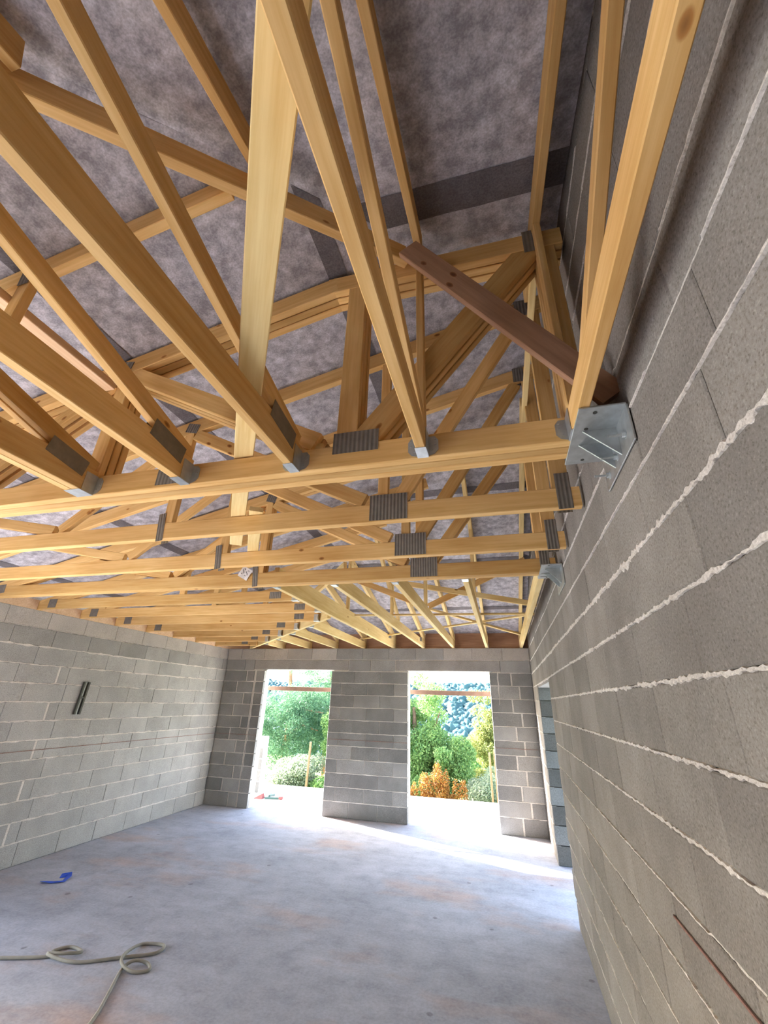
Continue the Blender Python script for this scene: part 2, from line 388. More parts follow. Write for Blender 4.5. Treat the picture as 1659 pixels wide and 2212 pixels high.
# left wall: face at XL looking +X ; u = y
LO = (0.2, 2.95)                # unseen opening added in the left wall so sun brightens the roof
wl_ = core('wall_left', [((XL - 0.106, (LO[1] + YB + .2) / 2, ZW / 2 - .002), (0.188, YB + .2 - LO[1], ZW - .004)), ((XL - .106, (YF - .2 + LO[0]) / 2, ZW / 2 - .002), (.188, LO[0] - YF + .2, ZW - .004)),
                        ((XL - .106, (LO[0] + LO[1]) / 2, (1.6 + ZW) / 2 - .002), (.188, LO[1] - LO[0], ZW - 1.6 - .004))], BLOCKJ)
FLm = Matrix(((0, -1, 0, 0), (1, 0, 0, 0), (0, 0, 1, 0), (0, 0, 0, 1)))
def place_left(u, z): return Matrix.Translation((XL, u, z)) @ FLm
rows = []
for r in range(13):
    z0, z1 = 0.02 + r * 0.2 + HJ, 0.02 + (r + 1) * 0.2 - HJ
    if r == 0: z0 = 0.004
    o = (0.10 if r % 2 == 0 else 0.35) + random.uniform(-.03, .03); 
    if r == 11: o = 0.22
    y = YF - 0.5 + o; cells = []
    while y < YB:
        cells.append((max(y, YF) + 0.0015, min(y + 0.5, YB) - 0.0015)); y += 0.5
    if r in (1, 3, 5, 7, 9):     # the column of mortared joints with a cut block beside it
        yj = 4.32; cells = [c for c in cells if c[1] < yj - 0.6 or c[0] > yj + 0.62]
        lo = max(c[1] for c in cells if c[1] < yj); hi = min(c[0] for c in cells if c[0] > yj)
        cells += [(lo + .003, yj - 0.5), (yj - 0.497, yj - 0.013), (yj + 0.013, yj + 0.13), (yj + 0.133, hi - .003)]
    if r < 8: cells = cut(cells, [LO])
    rows.append((z0, z1, cells))
far = []
lay(wl_, rows, place_left, lambda r, u: BLOCKT if r == 12 else BLOCK if r == 11 else BLOCKLIT, far); far_blocks(wl_, far, BLOCK)
for r in (1, 3, 5, 7, 9): boxo('mortar_joint', (XL - .012, 4.32, .02 + r * .2 + .1), (.022, .027, .19), MORTAR, wl_, .002)
for r in range(1, 13):
    mortar_strip(wl_, 3.0, YB - 0.01, 0.02 + r * 0.2, (0.0125 if r < 11 else 0.016) if r != 12 else 0.004, place_left, 0.003, 0.9, skip=0.05 if r < 12 else 0.5)

# back wall: face at YB looking -Y ; u = x ; two door openings
D1, D2, ZD = (-4.42, -3.05), (-1.61, -0.215), 2.242
def wall_boxes(face_y, th):
    x0, x1 = XL - 0.2, XR + 0.2
    yy = face_y + 0.012 + (th - 0.012) / 2; t = th - 0.012; bx = []
    for a, b in ((x0, D1[0] - 0.055), (D1[1] + 0.055, D2[0] - 0.055), (D2[1] + 0.055, x1)): bx.append((((a + b) / 2, yy, ZD / 2), (b - a, t, ZD)))
    bx.append((((x0 + x1) / 2, yy, (2.41 + ZW) / 2), (x1 - x0, t, ZW - 2.41)))
    for a, b in ((x0, -4.66), (-2.73, -1.84), (-.03, x1)): bx.append((((a + b) / 2, yy, (ZD + 2.41) / 2), (b - a, t, 2.41 - ZD)))
    return bx
wb = core('wall_back', wall_boxes(YB, 0.2))
def place_back(u, z): return Matrix.Translation((u, YB, z))
rows = []; J = 0.005
for r in range(13):
    z0, z1 = 0.02 + r * 0.2 + 0.006, 0.02 + (r + 1) * 0.2 - 0.006
    if r == 0: z0 = 0.004
    cells = []
    def segs(lst, j=J): return [(lst[i] + j, lst[i + 1] - j) for i in range(len(lst) - 1)]
    if r == 12:
        x = XL; 
        cuts = [XL + .3]
        while cuts[-1] < XR: cuts.append(cuts[-1] + 0.5 + random.uniform(-.01, .01))
        cells = segs([XL] + [c for c in cuts if c < XR - .1] + [XR], 0.0018)
    elif r == 11:
        cells = segs([XL, XL + .42, -4.66]) + segs([-2.72, -2.3, -1.85]) + segs([-0.03 , .46])
    else:
        A = r % 2 == 0
        e = random.uniform(-.015, .015)
        cells += segs([XL, XL + (.47 if A else .29) + e]); w = 0.011
        cells += [(XL + (.47 if A else .29) + e + 2 * w, -4.645), (-4.618, D1[0] - .003)]
        cells += segs([D1[1] + .003, D1[1] + (.455 if A else .205), D1[1] + (.94 if A else .70)]) + segs([D1[1] + (.94 if A else .70), D2[0] - .003] if A else [D1[1] + .70, D1[1] + 1.19, D2[0] - .003])
        cx = D2[1] + (.345 if A else .465) + e
        cells += [(D2[1] + .003, cx - .014), (cx + .014, XR - .004)]
    rows.append((z0, z1, cells))
def mback(r, u):
    if r == 12: return BLOCKT if (u < -3.2 or u > -0.75) else BLOCK
    return BLOCKD if random.random() < .55 else BLOCK
far = []; lay(wb, rows, place_back, mback, far); far_blocks(wb, far, BLOCK)
# cast lintels and the concrete posts beside the openings
for a, b in ((-4.66, -2.73), (-1.84, -0.03)):
    boxo('lintel', ((a + b) / 2, YB + 0.1, (ZD + 2.41) / 2), (b - a, 0.199, 2.41 - ZD), CONC, wb, 0.004)
for a, s in ((D1[0], -1), (D1[1], 1), (D2[0], -1), (D2[1], 1)):
    boxo('jamb_lining', (a + s * 0.0275, YB + 0.128, ZD / 2 - .004), (0.055, 0.142, ZD - .01), SLABW, wb, 0.002)
for a, b in ((XL, D1[0]), (D1[1], D2[0]), (D2[1], XR)):
    for r in range(1, 12):
        mortar_strip(wb, a + .004, b - .004, 0.02 + r * 0.2, 0.0105, place_back, 0.002, 0.6)
# ragged drip of mortar running down beside the left opening
def drip(wall, pts, half, place):
    vs, fs = [], []
    for i, (u, z) in enumerate(pts):
        w = half * (0.8 + 0.5 * noise.noise((z * 6, 1.3, 0))) * (1.2 - i / len(pts))
        vs += [(u - w, 0.004, z), (u - w * .5, -0.003, z), (u + w * .5, -0.003, z), (u + w, 0.004, z)]
    for i in range(len(pts) - 1):
        for k in range(3): q = i * 4 + k; fs.append((q, q + 1, q + 5, q + 4))
    put('mortar_smear', mesh('smear', vs, fs, MORTAR), place(0, 0), wall)
drip(wb, [(-4.60 - .01 * (k % 2), 2.23 - k * .1) for k in range(18)], 0.022, place_back)
drip(wb, [(-0.075 - .008 * (k % 2), 2.23 - k * .1) for k in range(6)], 0.02, place_back)

# right wall: tall gable wall, face at XR looking -X ; u = -y ; one opening near the back
OY0, OY1, OZ = 5.02, 6.62, 1.965
ZTOP = 4.42
yy0, yy1 = YF, YB
wr = core('wall_right', [((XR + .012 + .094, (yy0 + OY0 - .2) / 2, ZTOP / 2), (.188, OY0 - .2 - yy0, ZTOP)),
                         ((XR + .012 + .094, (OY1 + .055 + yy1 + .2) / 2, ZTOP / 2), (.188, yy1 + .2 - OY1 - .055, ZTOP)),
                         ((XR + .012 + .094, (OY0 - .2 + OY1 + .055) / 2, (OZ + .06 + ZTOP) / 2), (.188, OY1 + .055 - OY0 + .2, ZTOP - OZ - .06))], BLOCKJ)
FRm = Matrix(((0, 1, 0, 0), (-1, 0, 0, 0), (0, 0, 1, 0), (0, 0, 0, 1)))
def place_right(u, z): return Matrix.Translation((XR, -u, z)) @ FRm
offs = {12: .25, 11: .34, 9: .22, 8: .134, 7: .33, 6: .11, 5: .387, 4: .17, 10: .06, 13: .35}
rows = []
for r in range(22):
    z0, z1 = 0.004 + r * 0.2 + HJ, 0.004 + (r + 1) * 0.2 - HJ
    y = YF - 0.5 + ((offs.get(r, (.12 if r % 2 else .36) + random.uniform(-.03, .03)) + 0.1) % 0.5); cells = []
    while y < YB:
        cells.append((max(y, YF) + 0.0014, min(y + 0.5, YB) - 0.0019)); y += 0.5
    if z0 < OZ - .05:
        j = OY0 + (random.uniform(-.01, .05) if r % 2 else random.uniform(-.05, .01))
        cells = [(a, b) for a, b in cut(cells, [(j, OY1 + .002)])]
    rows.append((z0, min(z1, ZTOP), [(-b, -a) for a, b in cells]))
far = []
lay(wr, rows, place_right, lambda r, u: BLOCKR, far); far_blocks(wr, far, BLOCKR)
for r in range(1, 21):
    near = r in (10, 11, 12)
    a = -YB + .01
    if 0.004 + r * .2 < OZ - .1:
        mortar_strip(wr, -YB + .01, -OY1 - .02, 0.004 + r * .2, .006, place_right, .002, .6); a = -OY0 + .08
    mortar_strip(wr, a, 0.4, 0.004 + r * 0.2, {11: 0.0155, 10: .0105, 9: .0105, 8: .009, 7: .008, 12: .0055}.get(r, 0.0055), place_right, 0.004, 1.5, 0.009, skip=0.0 if 7 <= r <= 12 else (0.35 if r > 12 else 0.22))
# far jamb of that opening: half blocks on end, light and dark in turn
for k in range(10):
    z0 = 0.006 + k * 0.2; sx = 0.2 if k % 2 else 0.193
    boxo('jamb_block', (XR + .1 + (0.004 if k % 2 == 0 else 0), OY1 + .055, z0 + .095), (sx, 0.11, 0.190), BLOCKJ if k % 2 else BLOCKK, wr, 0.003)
boxo('lintel', (XR + .1, (OY0 + OY1) / 2, OZ + .03), (.19, OY1 - OY0 + .3, .06), CONC, wr, .003)
# front wall behind the viewpoint: one open bay added to let light in
slab('wall_front', XL - .2, XR + .2, YF - .2, YF, 2.35, ZW, BLOCK)
wf = bpy.data.objects['wall_front']
for a, b in ((XL, -4.6), (-3.4, XR)):
    boxo('pier', ((a + b) / 2, YF - .1, 1.175), (b - a, .2, 2.35), BLOCK, wf)

# chalk line snapped one metre above the floor
RED = plain('red_chalk', (0.33, 0.20, 0.175), 0.9, 0.3, 30)
ck = empty('chalk_line', (XL, 4.0, 1.115), 'thin red chalk level line snapped along the three grey block walls', 'chalk line')
def chalk(a, b, m):
    nrm = (Vector(b) - Vector(a)); beam('line_segment', a, b, 0.0012, 0.004, (0, 0, 1), m, ck)
for a, b in (((XL + .0045, 3.0, 1.115), (XL + .0045, YB - .02, 1.115)), ((XL + .02, YB - .0045, 1.115), (D1[0] - .01, YB - .0045, 1.115)),
             ((D1[1] + .01, YB - .0045, 1.115), (D2[0] - .01, YB - .0045, 1.115)), ((D2[1] + .01, YB - .0045, 1.115), (XR - .02, YB - .0045, 1.115)),
             ((XR - .0034, 0.6, 1.14), (XR - .0034, 1.9, 1.14))):
    p = Vector(b) - Vector(a); n_ = Vector((0, 1, 0)) if abs(p.y) < .1 else Vector((1, 0, 0))
    beam('line_segment', a, b, 0.0012, 0.006, n_, RED, ck)

# ------------------------------------------------------------------ roof skin (underlay sheets under a deck)
ceil_v = []
def skinpatch(fz, quads): pass
DZ = 0.05
XE, YEN, YEF = XL - 0.45, YF - 0.4, YB + 0.5
px, pyN, pyF = XR + .1, hipN(XR + .1), hipF(XR + .1)
YC = YB + .34
xc = invA(fC(YC))
vs = [(XE, hipN(XE), fA(XE) + DZ), (px, pyN, fA(px) + DZ), (px, pyF, fA(px) + DZ), (xc, YC, fC(YC) + DZ), (XE, YC, fA(XE) + DZ),
      (px, hipN(XE), fB(hipN(XE)) + DZ), (px, YC, fC(YC) + DZ)]
cme = mesh('deck', vs, [(0, 1, 2, 3, 4), (0, 5, 1), (2, 6, 3)], DECK)
ceiling = put('ceiling', cme, Matrix.Identity(4)); tag(ceiling, kind='structure')
def sheet(name, corner_fn, n, k, fz, m, drop=0.0):
    """corner_fn(s, t) -> (x, y); s across the roll, t along it"""
    vs, fs = [], []
    for i in range(n + 1):
        for j in range(k + 1):
            x, y = corner_fn(i / n, j / k)
            w = 0.011 * noise.noise((x * 2.1, y * 2.1, 4.0)) + 0.004 * noise.noise((x * 7, y * 7, 1.0))
            vs.append((x, y, fz(x, y) + 0.024 - drop + w))
    for i in range(n):
        for j in range(k):
            q = i * (k + 1) + j; fs.append((q, q + 1, q + k + 2, q + k + 1))
    o = put(name, mesh(name, vs, fs, m, True), Matrix.Identity(4), ceiling); return o
def stripA(x0, x1, m, name, drop=0.0, n=8, k=60):
    def cf(s, t):
        x = x0 + (x1 - x0) * s; a, b = hipN(x), min(hipF(x), YC); return x, a + (b - a) * t
    sheet(name, cf, n, k, lambda x, y: fA(x), m, drop)
def stripB(y0, y1, m, name, drop=0.0, n=8, k=40):
    def cf(s, t):
        y = y0 + (y1 - y0) * s; xa = max(invA(fB(y)), XE); return xa + (XR - .002 - xa) * t, y
    sheet(name, cf, n, k, lambda x, y: fB(y), m, drop)
def stripC(y0, y1, m, name, drop=0.0, n=8, k=40):
    def cf(s, t):
        y = y0 + (y1 - y0) * s; xa = max(invA(fC(y)), XE); return xa + (XR - .002 - xa) * t, y
    sheet(name, cf, n, k, lambda x, y: fC(y), m, drop)
EXA = [XE, -4.75, -3.4, -2.03, -0.70, XR - .002]
for i in range(5): stripA(EXA[i], EXA[i + 1], MEMB, 'underlay_sheet')
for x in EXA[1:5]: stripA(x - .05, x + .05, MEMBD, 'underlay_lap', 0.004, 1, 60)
pk = hipN(XR)
EXB = [hipN(XE), -2.9, -1.55, -0.2, 1.16, pk]
for i in range(5): stripB(EXB[i], EXB[i + 1], MEMB, 'underlay_sheet')
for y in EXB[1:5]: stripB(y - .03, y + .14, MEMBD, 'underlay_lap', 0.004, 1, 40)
pf = hipF(XR)
EXC = [pf, 4.1, 5.5, 6.9, YC]
for i in range(4): stripC(EXC[i], EXC[i + 1], MEMB, 'underlay_sheet')
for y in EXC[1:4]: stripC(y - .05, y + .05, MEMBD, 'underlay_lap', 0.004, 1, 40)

# ------------------------------------------------------------------ trusses
TD = 0.112                       # depth of top chords
HB = 0.108                       # depth of bottom chords
YN, XN = (0, 1, 0), (1, 0, 0)
def plate(parent, c, w, h, n, ang=0.0, name='nail_plate', m=None):
    """pressed plate of width w, height h facing n"""
    n = Vector(n).normalized(); z = Vector((0, 0, 1)); x = z.cross(-n).normalized()
    M = frame(Vector(c), x, -n, z) @ Matrix.Rotation(ang, 4, 'Y')
    vs = [(-w/2, 0.0, -h/2), (w/2, 0, -h/2), (w/2, 0, h/2), (-w/2, 0, h/2)]
    return put(name, box_mesh(w, 0.0016, h, m or PLATE), M, parent)
def xplane_truss(name, label, group, Y, tcs, bc, webs, plates, t=0.045, plies=1, hb=HB, m=WOOD, zb=ZB, td=TD):
    """truss standing in the plane y=const, plies stacked away from the viewer; tcs: runs of the top chord by its upper edge"""
    T = empty(name, (bc[0], Y, zb), label, 'roof truss', group)
    for p in range(plies):
        yc = Y + t / 2 + p * (t + 0.003)
        beam('bottom_chord', (bc[0], yc, zb + hb / 2), (bc[1], yc, zb + hb / 2), t, hb, YN, m, T, c0=2.2)
        for i, ((x0, z0), (x1, z1)) in enumerate(tcs):
            d = Vector((x1 - x0, 0, z1 - z0)).normalized(); off = Vector((d.z, 0, -d.x)) * td / 2
            beam('top_chord', Vector((x0, yc, z0)) + off, Vector((x1, yc, z1)) + off, t - .0025 - .0013 * i, td, YN, m, T)
        for i, ((x0, z0), (x1, z1), w) in enumerate(webs):
            beam('web', (x0, yc, z0), (x1, yc, z1), t - .0055 - .0011 * i, w, YN, m, T)
    yb = Y + plies * (t + .003)
    for x, z, w, h, a in plates:
        plate(T, (x, Y - .0012, z), w, h, (0, -1, 0), a); plate(T, (x, yb + .0008, z), w, h, (0, 1, 0), -a)
    return T
def zA(x): return fA(x) - TD     # underside of a top chord under slope A
ZT = ZB + HB                     # top of the bottom chords
def std_webs(xp, zp):
    return [((-2.0, ZT), (-2.0, zA(-2.0)), .072), ((-1.95, zA(-1.95) - .02), (-.68, ZT + .03), .085),
            ((-3.95, zA(-3.95)), (-2.95, ZT + .02), .072), ((-2.9, ZT + .02), (-2.08, zA(-2.08) - .03), .072)]
std_plates = [(-.535, ZB + .085, .215, .155, 0), (-2.035, ZB + .08, .05, .19, .12), (-1.985, zA(-1.98) + .04, .10, .075, -.25), (XR - .09, ZB + .09, .07, .2, 0), (XR - .13, 3.92, .08, .13, 0), (XL + .2, ZB + .07, .22, .09, .1)]
XP = XR - .10                    # end posts beside the gable wall
# near girder: its ridge is cut flat so that the half trusses can run over it
GY, ZF = 1.43, 3.842
gw = [((-1.965, ZT), (-1.965, zA(-1.965)), .09), ((-.575, ZT), (-.575, ZF - TD), .095), ((-1.93, zA(-1.9) - .02), (-.72, ZT + .04), .095),
      ((-.50, ZT + .02), (.29, ZF - TD + .01), .115), ((XP, ZT), (XP, ZF - TD + .05), .085), ((-4.0, zA(-4.0)), (-3.0, ZT + .02), .085), ((-2.95, ZT + .02), (-2.05, zA(-2.05) - .03), .085)]
gp = [(-.53, ZB + .118, .205, .105, 0), (-1.47, ZB + .056, .13, .085, 0), (-2.0, zA(-2.0) + .05, .11, .10, -.2), (.30, ZF - .06, .065, .15, 0), (-3.0, ZB + .1, .16, .11, 0)]
xplane_truss('girder_truss', 'triple girder truss carrying the joist hangers, its end on the larger galvanised bracket', None, GY,
             [((XL - .1, fA(XL - .1)), (invA(ZF), ZF)), ((invA(ZF) - .035, ZF - .002), (XR - .02, ZF - .002))], (XL - .02, XR - .05), gw, gp, t=.042, plies=3)
def full(Y, label, zp=None, flat=None, plies=1, m=WOOD):
    tcs = [((XL - .2, fA(XL - .2)), (XR - .02, fA(XR - .02)))] if flat is None else [((XL - .2, fA(XL - .2)), (invA(flat), flat)), ((invA(flat), flat), (XR - .02, flat))]
    pt = (flat if flat else fA(.3)) - TD
    webs = std_webs(.3, 0) + [((-.57, ZT), (-.57, zA(-.57)), .06), ((-.48, ZT + .02), (.27, pt - .03), .085), ((XP, ZT), (XP, pt + .02), .085)]
    pl = [p if p[0] < .2 or p[1] < 3.5 else (p[0] - .03, pt + .05, p[2], p[3], p[4]) for p in std_plates]
    return xplane_truss('roof_truss', label, None, Y, tcs, (XL - .02, XR - .015), webs, pl, plies=plies, m=m)
full(2.03, 'single wide roof truss standing first behind the triple girder, its end touching the gable wall')
full(2.64, 'single wide roof truss second behind the triple girder, yellow bottom chord with a square plate')
full(3.18, 'doubled wide roof truss ending on the smaller galvanised wall bracket', flat=fC(3.18) - .115, plies=2)

# half trusses hung on the near girder, running over the viewer
def yplane(name, label, X, tc, bc, web, group=None, c1=0.0, t=0.045, plies=1, hb=HB, m=WOOD, posts=(), plates=(), cat='roof truss', td=TD):
    T = empty(name, (X, bc[0], ZB), label, cat, group)
    for p in range(plies):
        xc = X - p * (t + .0015)
        beam('bottom_chord', (xc, bc[0], ZB + hb / 2), (xc, bc[1], ZB + hb / 2), t, hb, XN, m, T, c1=c1)
        if tc:
            (y0, z0), (y1, z1) = tc; d = Vector((0, y1 - y0, z1 - z0)).normalized(); off = Vector((0, d.z, -d.y)) * td / 2
            if off.z > 0: off = -off
            beam('top_chord', Vector((xc, y0, z0)) + off, Vector((xc, y1, z1)) + off, t - .003, td, XN, m, T)
        for (y0, z0), (y1, z1), w in web: beam('web', (xc, y0, z0), (xc, y1, z1), t - .005, w, XN, m, T)
        for y, z0, z1, w in posts: beam('post', (xc, y, z0), (xc, y, z1), t - .007, w, XN, m, T)
    for y, z, w, h, a in plates:
        plate(T, (X + t / 2 + .0012, y, z), w, h, (1, 0, 0), a, m=PLATES); plate(T, (X - t / 2 - .0012 - (plies - 1) * (t + .0015), y, z), w, h, (-1, 0, 0), -a, m=PLATES)
    return T
TX = [0.331, -0.236, -0.80, -1.36, -1.925]
tl = ['half truss closest to the gable wall, hung beside the larger bracket',
      'half truss second from the gable wall, narrow chord ending right of the girder plate',
      'half truss third from the gable wall, broad pinkish chord crossing above the pale loose board',
      'half truss fourth from the gable wall, chord passing left of the pale loose board',
      'doubled half truss fifth from the gable wall, lowest at the left edge of the photo']
for k, X in enumerate(TX):
    yt = min(hipN(X - (.05 if k == 4 else 0)), 2.0) - .088
    web = [[((1.21, ZT - .072), (-.24, ZT + .6505), .05)], [((GY - .03, ZT + .028), (-.55, ZT + .028 + 1.95 * .285), .06)]][k] if k < 2 else [((1.405, ZT + .028), (-.58, ZT + .558), .08)]
    posts = [(GY - .028, ZT, fB(GY) - TD - .01, .05)] if k in (0, 1) else []
    pl = [(1.255, ZT + .012, .20, .085, -.16)] if k >= 2 else []
    yplane('half_truss', tl[k], X, ((YF - .3, fB(YF - .3)), (yt, fB(yt))), (GY - .006, YF + .15), web, c1=-2.9, plies=2 if k == 4 else 1, posts=posts, plates=pl, hb=.102 if k < 2 else .125, t=.039 if k < 3 else .045)

# left jack frames that stop at the doubled half truss and rise to the near hip
def jackA(Y, xr, label, hb=HB, webs=(), group=None, plates=()):
    xt = None
    for i in range(2000):       # where the hip crosses this line
        x = XL + i * .004
        if not (hipN(x) <= Y <= hipF(x)): xt = x - .004; break
    T = empty('jack_truss', (XL, Y, ZB), label, 'roof truss', group)
    yc = Y + .0225
    beam('bottom_chord', (XL - .02, yc, ZB + hb / 2), (xr, yc, ZB + hb / 2), .045, hb, YN, WOOD, T, c0=2.2)
    x0, x1 = XL - .2, (xt if xt is not None else XR) - .088
    d = Vector((x1 - x0, 0, fA(x1) - fA(x0))).normalized(); off = Vector((d.z, 0, -d.x)) * TD / 2
    beam('top_chord', Vector((x0, yc, fA(x0))) + off, Vector((x1, yc, fA(x1))) + off, .042, TD, YN, WOOD, T)
    for (xa, za), (xb, zb_), w in webs: beam('web', (xa, yc, za), (xb, yc, zb_), .039, w, YN, WOOD, T)
    for x, z, w, h, a in plates: plate(T, (x, Y - .0012, z), w, h, (0, -1, 0), a)
    return T
jackA(.83, -1.98, 'jack frame rising to the near hip, upper timber crossing left of the pale loose board', webs=[((-1.953, ZT), (-1.953, zA(-1.953)), .07), ((-4.0, zA(-4.0)), (-3.0, ZT), .075)], plates=[(-1.96, zA(-1.96) + .03, .06, .11, .1)])
jackA(.23, -1.98, 'short jack frame before the near hip, next to the viewer at the upper left', webs=[((-2.6, ZT), (-2.6, zA(-2.6)), .075)])
# hip rafter along the near hip
hr = empty('hip_rafter', (-1.2, hipN(-1.2), fA(-1.2)), 'dark hip rafter running slantwise under the fold of the grey underlay', 'rafter')
p0 = Vector((-4.6, hipN(-4.6), fA(-4.6) - .125)); p1 = Vector((-.31, hipN(-.31), fA(-.31) - .125))
beam('rafter_timber', p0, p1, .045, .11, Vector((1, -1, 0)), WOODB if False else WOOD, hr)

# long purlin on edge below the left jack frames
pu = empty('purlin', (-2.043, 1.40, 3.322), 'pinkish purlin with a torn end stopping at the girder node', 'purlin')
beam('purlin_timber', (-2.043, -.15, 3.322), (-2.043, 1.415, 3.322), .10, .045, XN, WOODL, pu)

# far hip: half trusses from the doubled truss to the back wall
FX = [0.35, -0.225, -0.80, -1.335, -1.885]
fl = ['far half truss closest to the gable wall, reaching the back wall at its right end',
      'far half truss second from the gable wall, over the right part of the right opening',
      'far half truss third from the gable wall, over the middle of the right opening',
      'far half truss fourth from the gable wall, over the left jamb of the right opening',
      'deep far half truss fifth from the gable wall, carrying the slanting hip girder']
GY3 = 3.18 + 2 * .048
for k, X in enumerate(FX):
    yt = hipF(X) + .088 if X < .2 else 2.95
    yt = max(yt, 3.0)
    hb = .125 if k < 4 else .18
    zt = ZB + hb
    yp = [5.2, 4.62, 4.86, 5.38, 5.2][k]
    posts = [(yp, zt, fC(yp) - TD, .05)] if k not in (0,) else []
    web = [((4.4 , fC(4.4) - TD - .03), (yp + .4, zt + .02), .06)] if k in (3,) else []
    yplane('half_truss', fl[k], X, ((yt, fC(yt)), (YB + .32, fC(YB + .32))), (GY3 + .004, YB + .15 if k < 4 else YB + .15), web, hb=hb, posts=posts, m=WOODP, plates=[(YB - .35, zt - .02, .2, .07, .1)] if k in (3, 4) else [])
# hip girder on the slant and the short jacks either side of it
hg = empty('hip_girder', (-1.93, 4.75, ZB), 'slanting hip girder under the back left corner of the roof with hangers on both sides', 'roof truss')
def diagx(y): return -1.905 - (y - 4.72) * .945
ha, hb_ = Vector((diagx(4.785), 4.785, ZB + .062)), Vector((diagx(7.84), 7.84, ZB + .062))
beam('bottom_chord', ha, hb_, .045, .124, Vector((1, 1, 0)), WOODP, hg)
xa_, xb_ = -1.96, -5.0
beam('top_chord', (xa_, hipF(xa_), fA(xa_) - .12), (xb_, hipF(xb_), fA(xb_) - .12), .045, .1, Vector((1, 1, 0)), WOODP, hg)
LY = [3.80, 4.37, 4.93, 5.52, 6.12, 6.70, 7.28]
ll = ['first', 'second', 'third', 'fourth', 'fifth', 'sixth', 'seventh']
for k, Y in enumerate(LY):
    xr = -1.885 - .03 if Y < 4.75 else diagx(Y + .045) - .04
    webs = [((-3.3, ZT), (-3.3, zA(-3.3)), .07)] if k < 4 else []
    jackA(Y, xr, '%s jack truss behind the doubled truss, counted along the left wall to the back' % ll[k], webs=webs, plates=[(xr - .25, ZB + .06, .13, .07, 0)] + ([(XL + .2, ZB + .06, .12, .1, 0)] if k < 4 else []))
FX2 = [-2.46, -3.02, -3.57, -4.13]
for k, X in enumerate(FX2):
    ys = 4.72 + (-1.905 - X) / .945 + .07
    yt = hipF(X) + .088
    yplane('short_jack', '%s short jack from slanting hip girder to back wall, counted leftwards from the deep one' % ll[k], X, ((yt, fC(yt)), (YB + .32, fC(YB + .32))), (ys, YB + .15), [], hb=.12, m=WOODP)
# infill boards closing the eaves on the left wall head
OD = ['first', 'second', 'third', 'fourth', 'fifth', 'sixth', 'seventh', 'eighth', 'ninth', 'tenth', 'eleventh', 'twelfth']
ys_ = [1.43 + .13, 2.03, 2.64, 3.18, 3.80, 4.37, 4.93, 5.52, 6.12, 6.70, 7.28, YB]
for k in range(len(ys_) - 1):
    a, b = ys_[k] + .05, ys_[k + 1] - .006
    tag(boxo('infill_board', (XL - .014, (a + b) / 2, (ZW - .008 + fA(XL - .014)) / 2), (.02, b - a, fA(XL - .014) - ZW + .008), WOODL, None, .002),
        'pinkish infill board %s from the girder along the left wall head' % OD[k], 'board', 'eaves infill boards on the left wall')
for k in range(len(FX + FX2) + 1):
    xs = [XL - .15] + sorted(FX + FX2); a = xs[k] + .0235; b = xs[k + 1] - .0235 if k + 1 < len(xs) else XR + .1
    tag(boxo('eaves_board', ((a + b) / 2, YB + .135, (ZW - .006 + fC(YB + .135) + .03) / 2), (b - a, .02, fC(YB + .135) - ZW + .036), WOODB, None, .002),
        'dark eaves board %s from the left above the back wall' % OD[k], 'board', 'eaves boards on the back wall')

# laths and braces in the roof
def brace(name, label, a, b, w, h, n, m, cat='brace'):
    T = empty(name, a, label, cat); beam('lath' if w < .06 and h < .06 else 'board', a, b, w, h, n, m, T); return T
bz = ZB + .125 + .012
brace('bracing_lath', 'straight thin lath laid square across the far half trusses', (-1.83, 5.34, bz), (.44, 5.5, bz), .045, .022, (0, 1, 0), WOODP)
brace('bracing_lath', 'thin lath laid slantwise across the far half trusses down to the back wall', (-2.5, 7.72, bz + .022), (.43, 5.66, bz + .0225), .045, .022, (1, 1, 0), WOODP)
brace('diagonal_brace', 'diagonal brace falling from left to right between the far half trusses towards the gable wall', (-1.06, 5.0, 3.07), (.44, 5.03, 2.68 + .10), .03, .06, (0, 1, 0), WOODP)
brace('diagonal_brace', 'diagonal brace rising from left to right to the far half truss beside the gable wall', (-.80, 5.08, 2.80), (.37, 5.05, 3.32), .03, .07, (0, 1, 0), WOOD)
brace('diagonal_brace', 'dark diagonal brace falling right from below the doubled truss to the third far half truss', (-1.85, 5.13, 3.22), (-.82, 5.11, 2.80), .03, .07, (0, 1, 0), WOOD)
brace('diagonal_brace', 'low diagonal brace in the far hip beside the back wall', (-1.2, 6.1, 3.05), (.36, 7.4, 2.79), .03, .05, (0, 0, 1), WOODP)
brace('runner_batten', 'pale yellow batten running away under the roof peak beside the gable wall', (.322, 1.555, 3.75), (.318, 3.15, 3.75), .035, .04, XN, WOODP, 'batten')
brace('loose_board', 'long pale board lying loose across the bottom chords from the viewer to the second truss', (-.145, .06, ZT + .026), (-1.80, 2.50, ZT + .0145), .085, .024, (1, .6, 0), WOODP, 'board')
brace('loose_board', 'short pale board resting on the bottom chords just behind the long loose board', (-1.335, 1.99, ZT + .0165), (-1.925, 2.93, ZT + .0165), .08, .028, (1, .6, 0), WOODP, 'board')
brace('slanting_plank', 'brown plank leaning steeply in front of the girder down to the larger bracket', (-.275, 1.30, 3.735), (.45, 1.30, 2.70), .028, .105, (0, 1, 0), WOODB, 'plank')
T = empty('timber_offcut', (-.73, 1.50, ZT), 'short yellow timber offcut resting on the girder left of its big plate', 'offcut')
beam('offcut_timber', (-.80, 1.47, ZT + .024), (-.70, 1.49, ZT + .024), .06, .045, (0, 1, 0), WOODP, T)

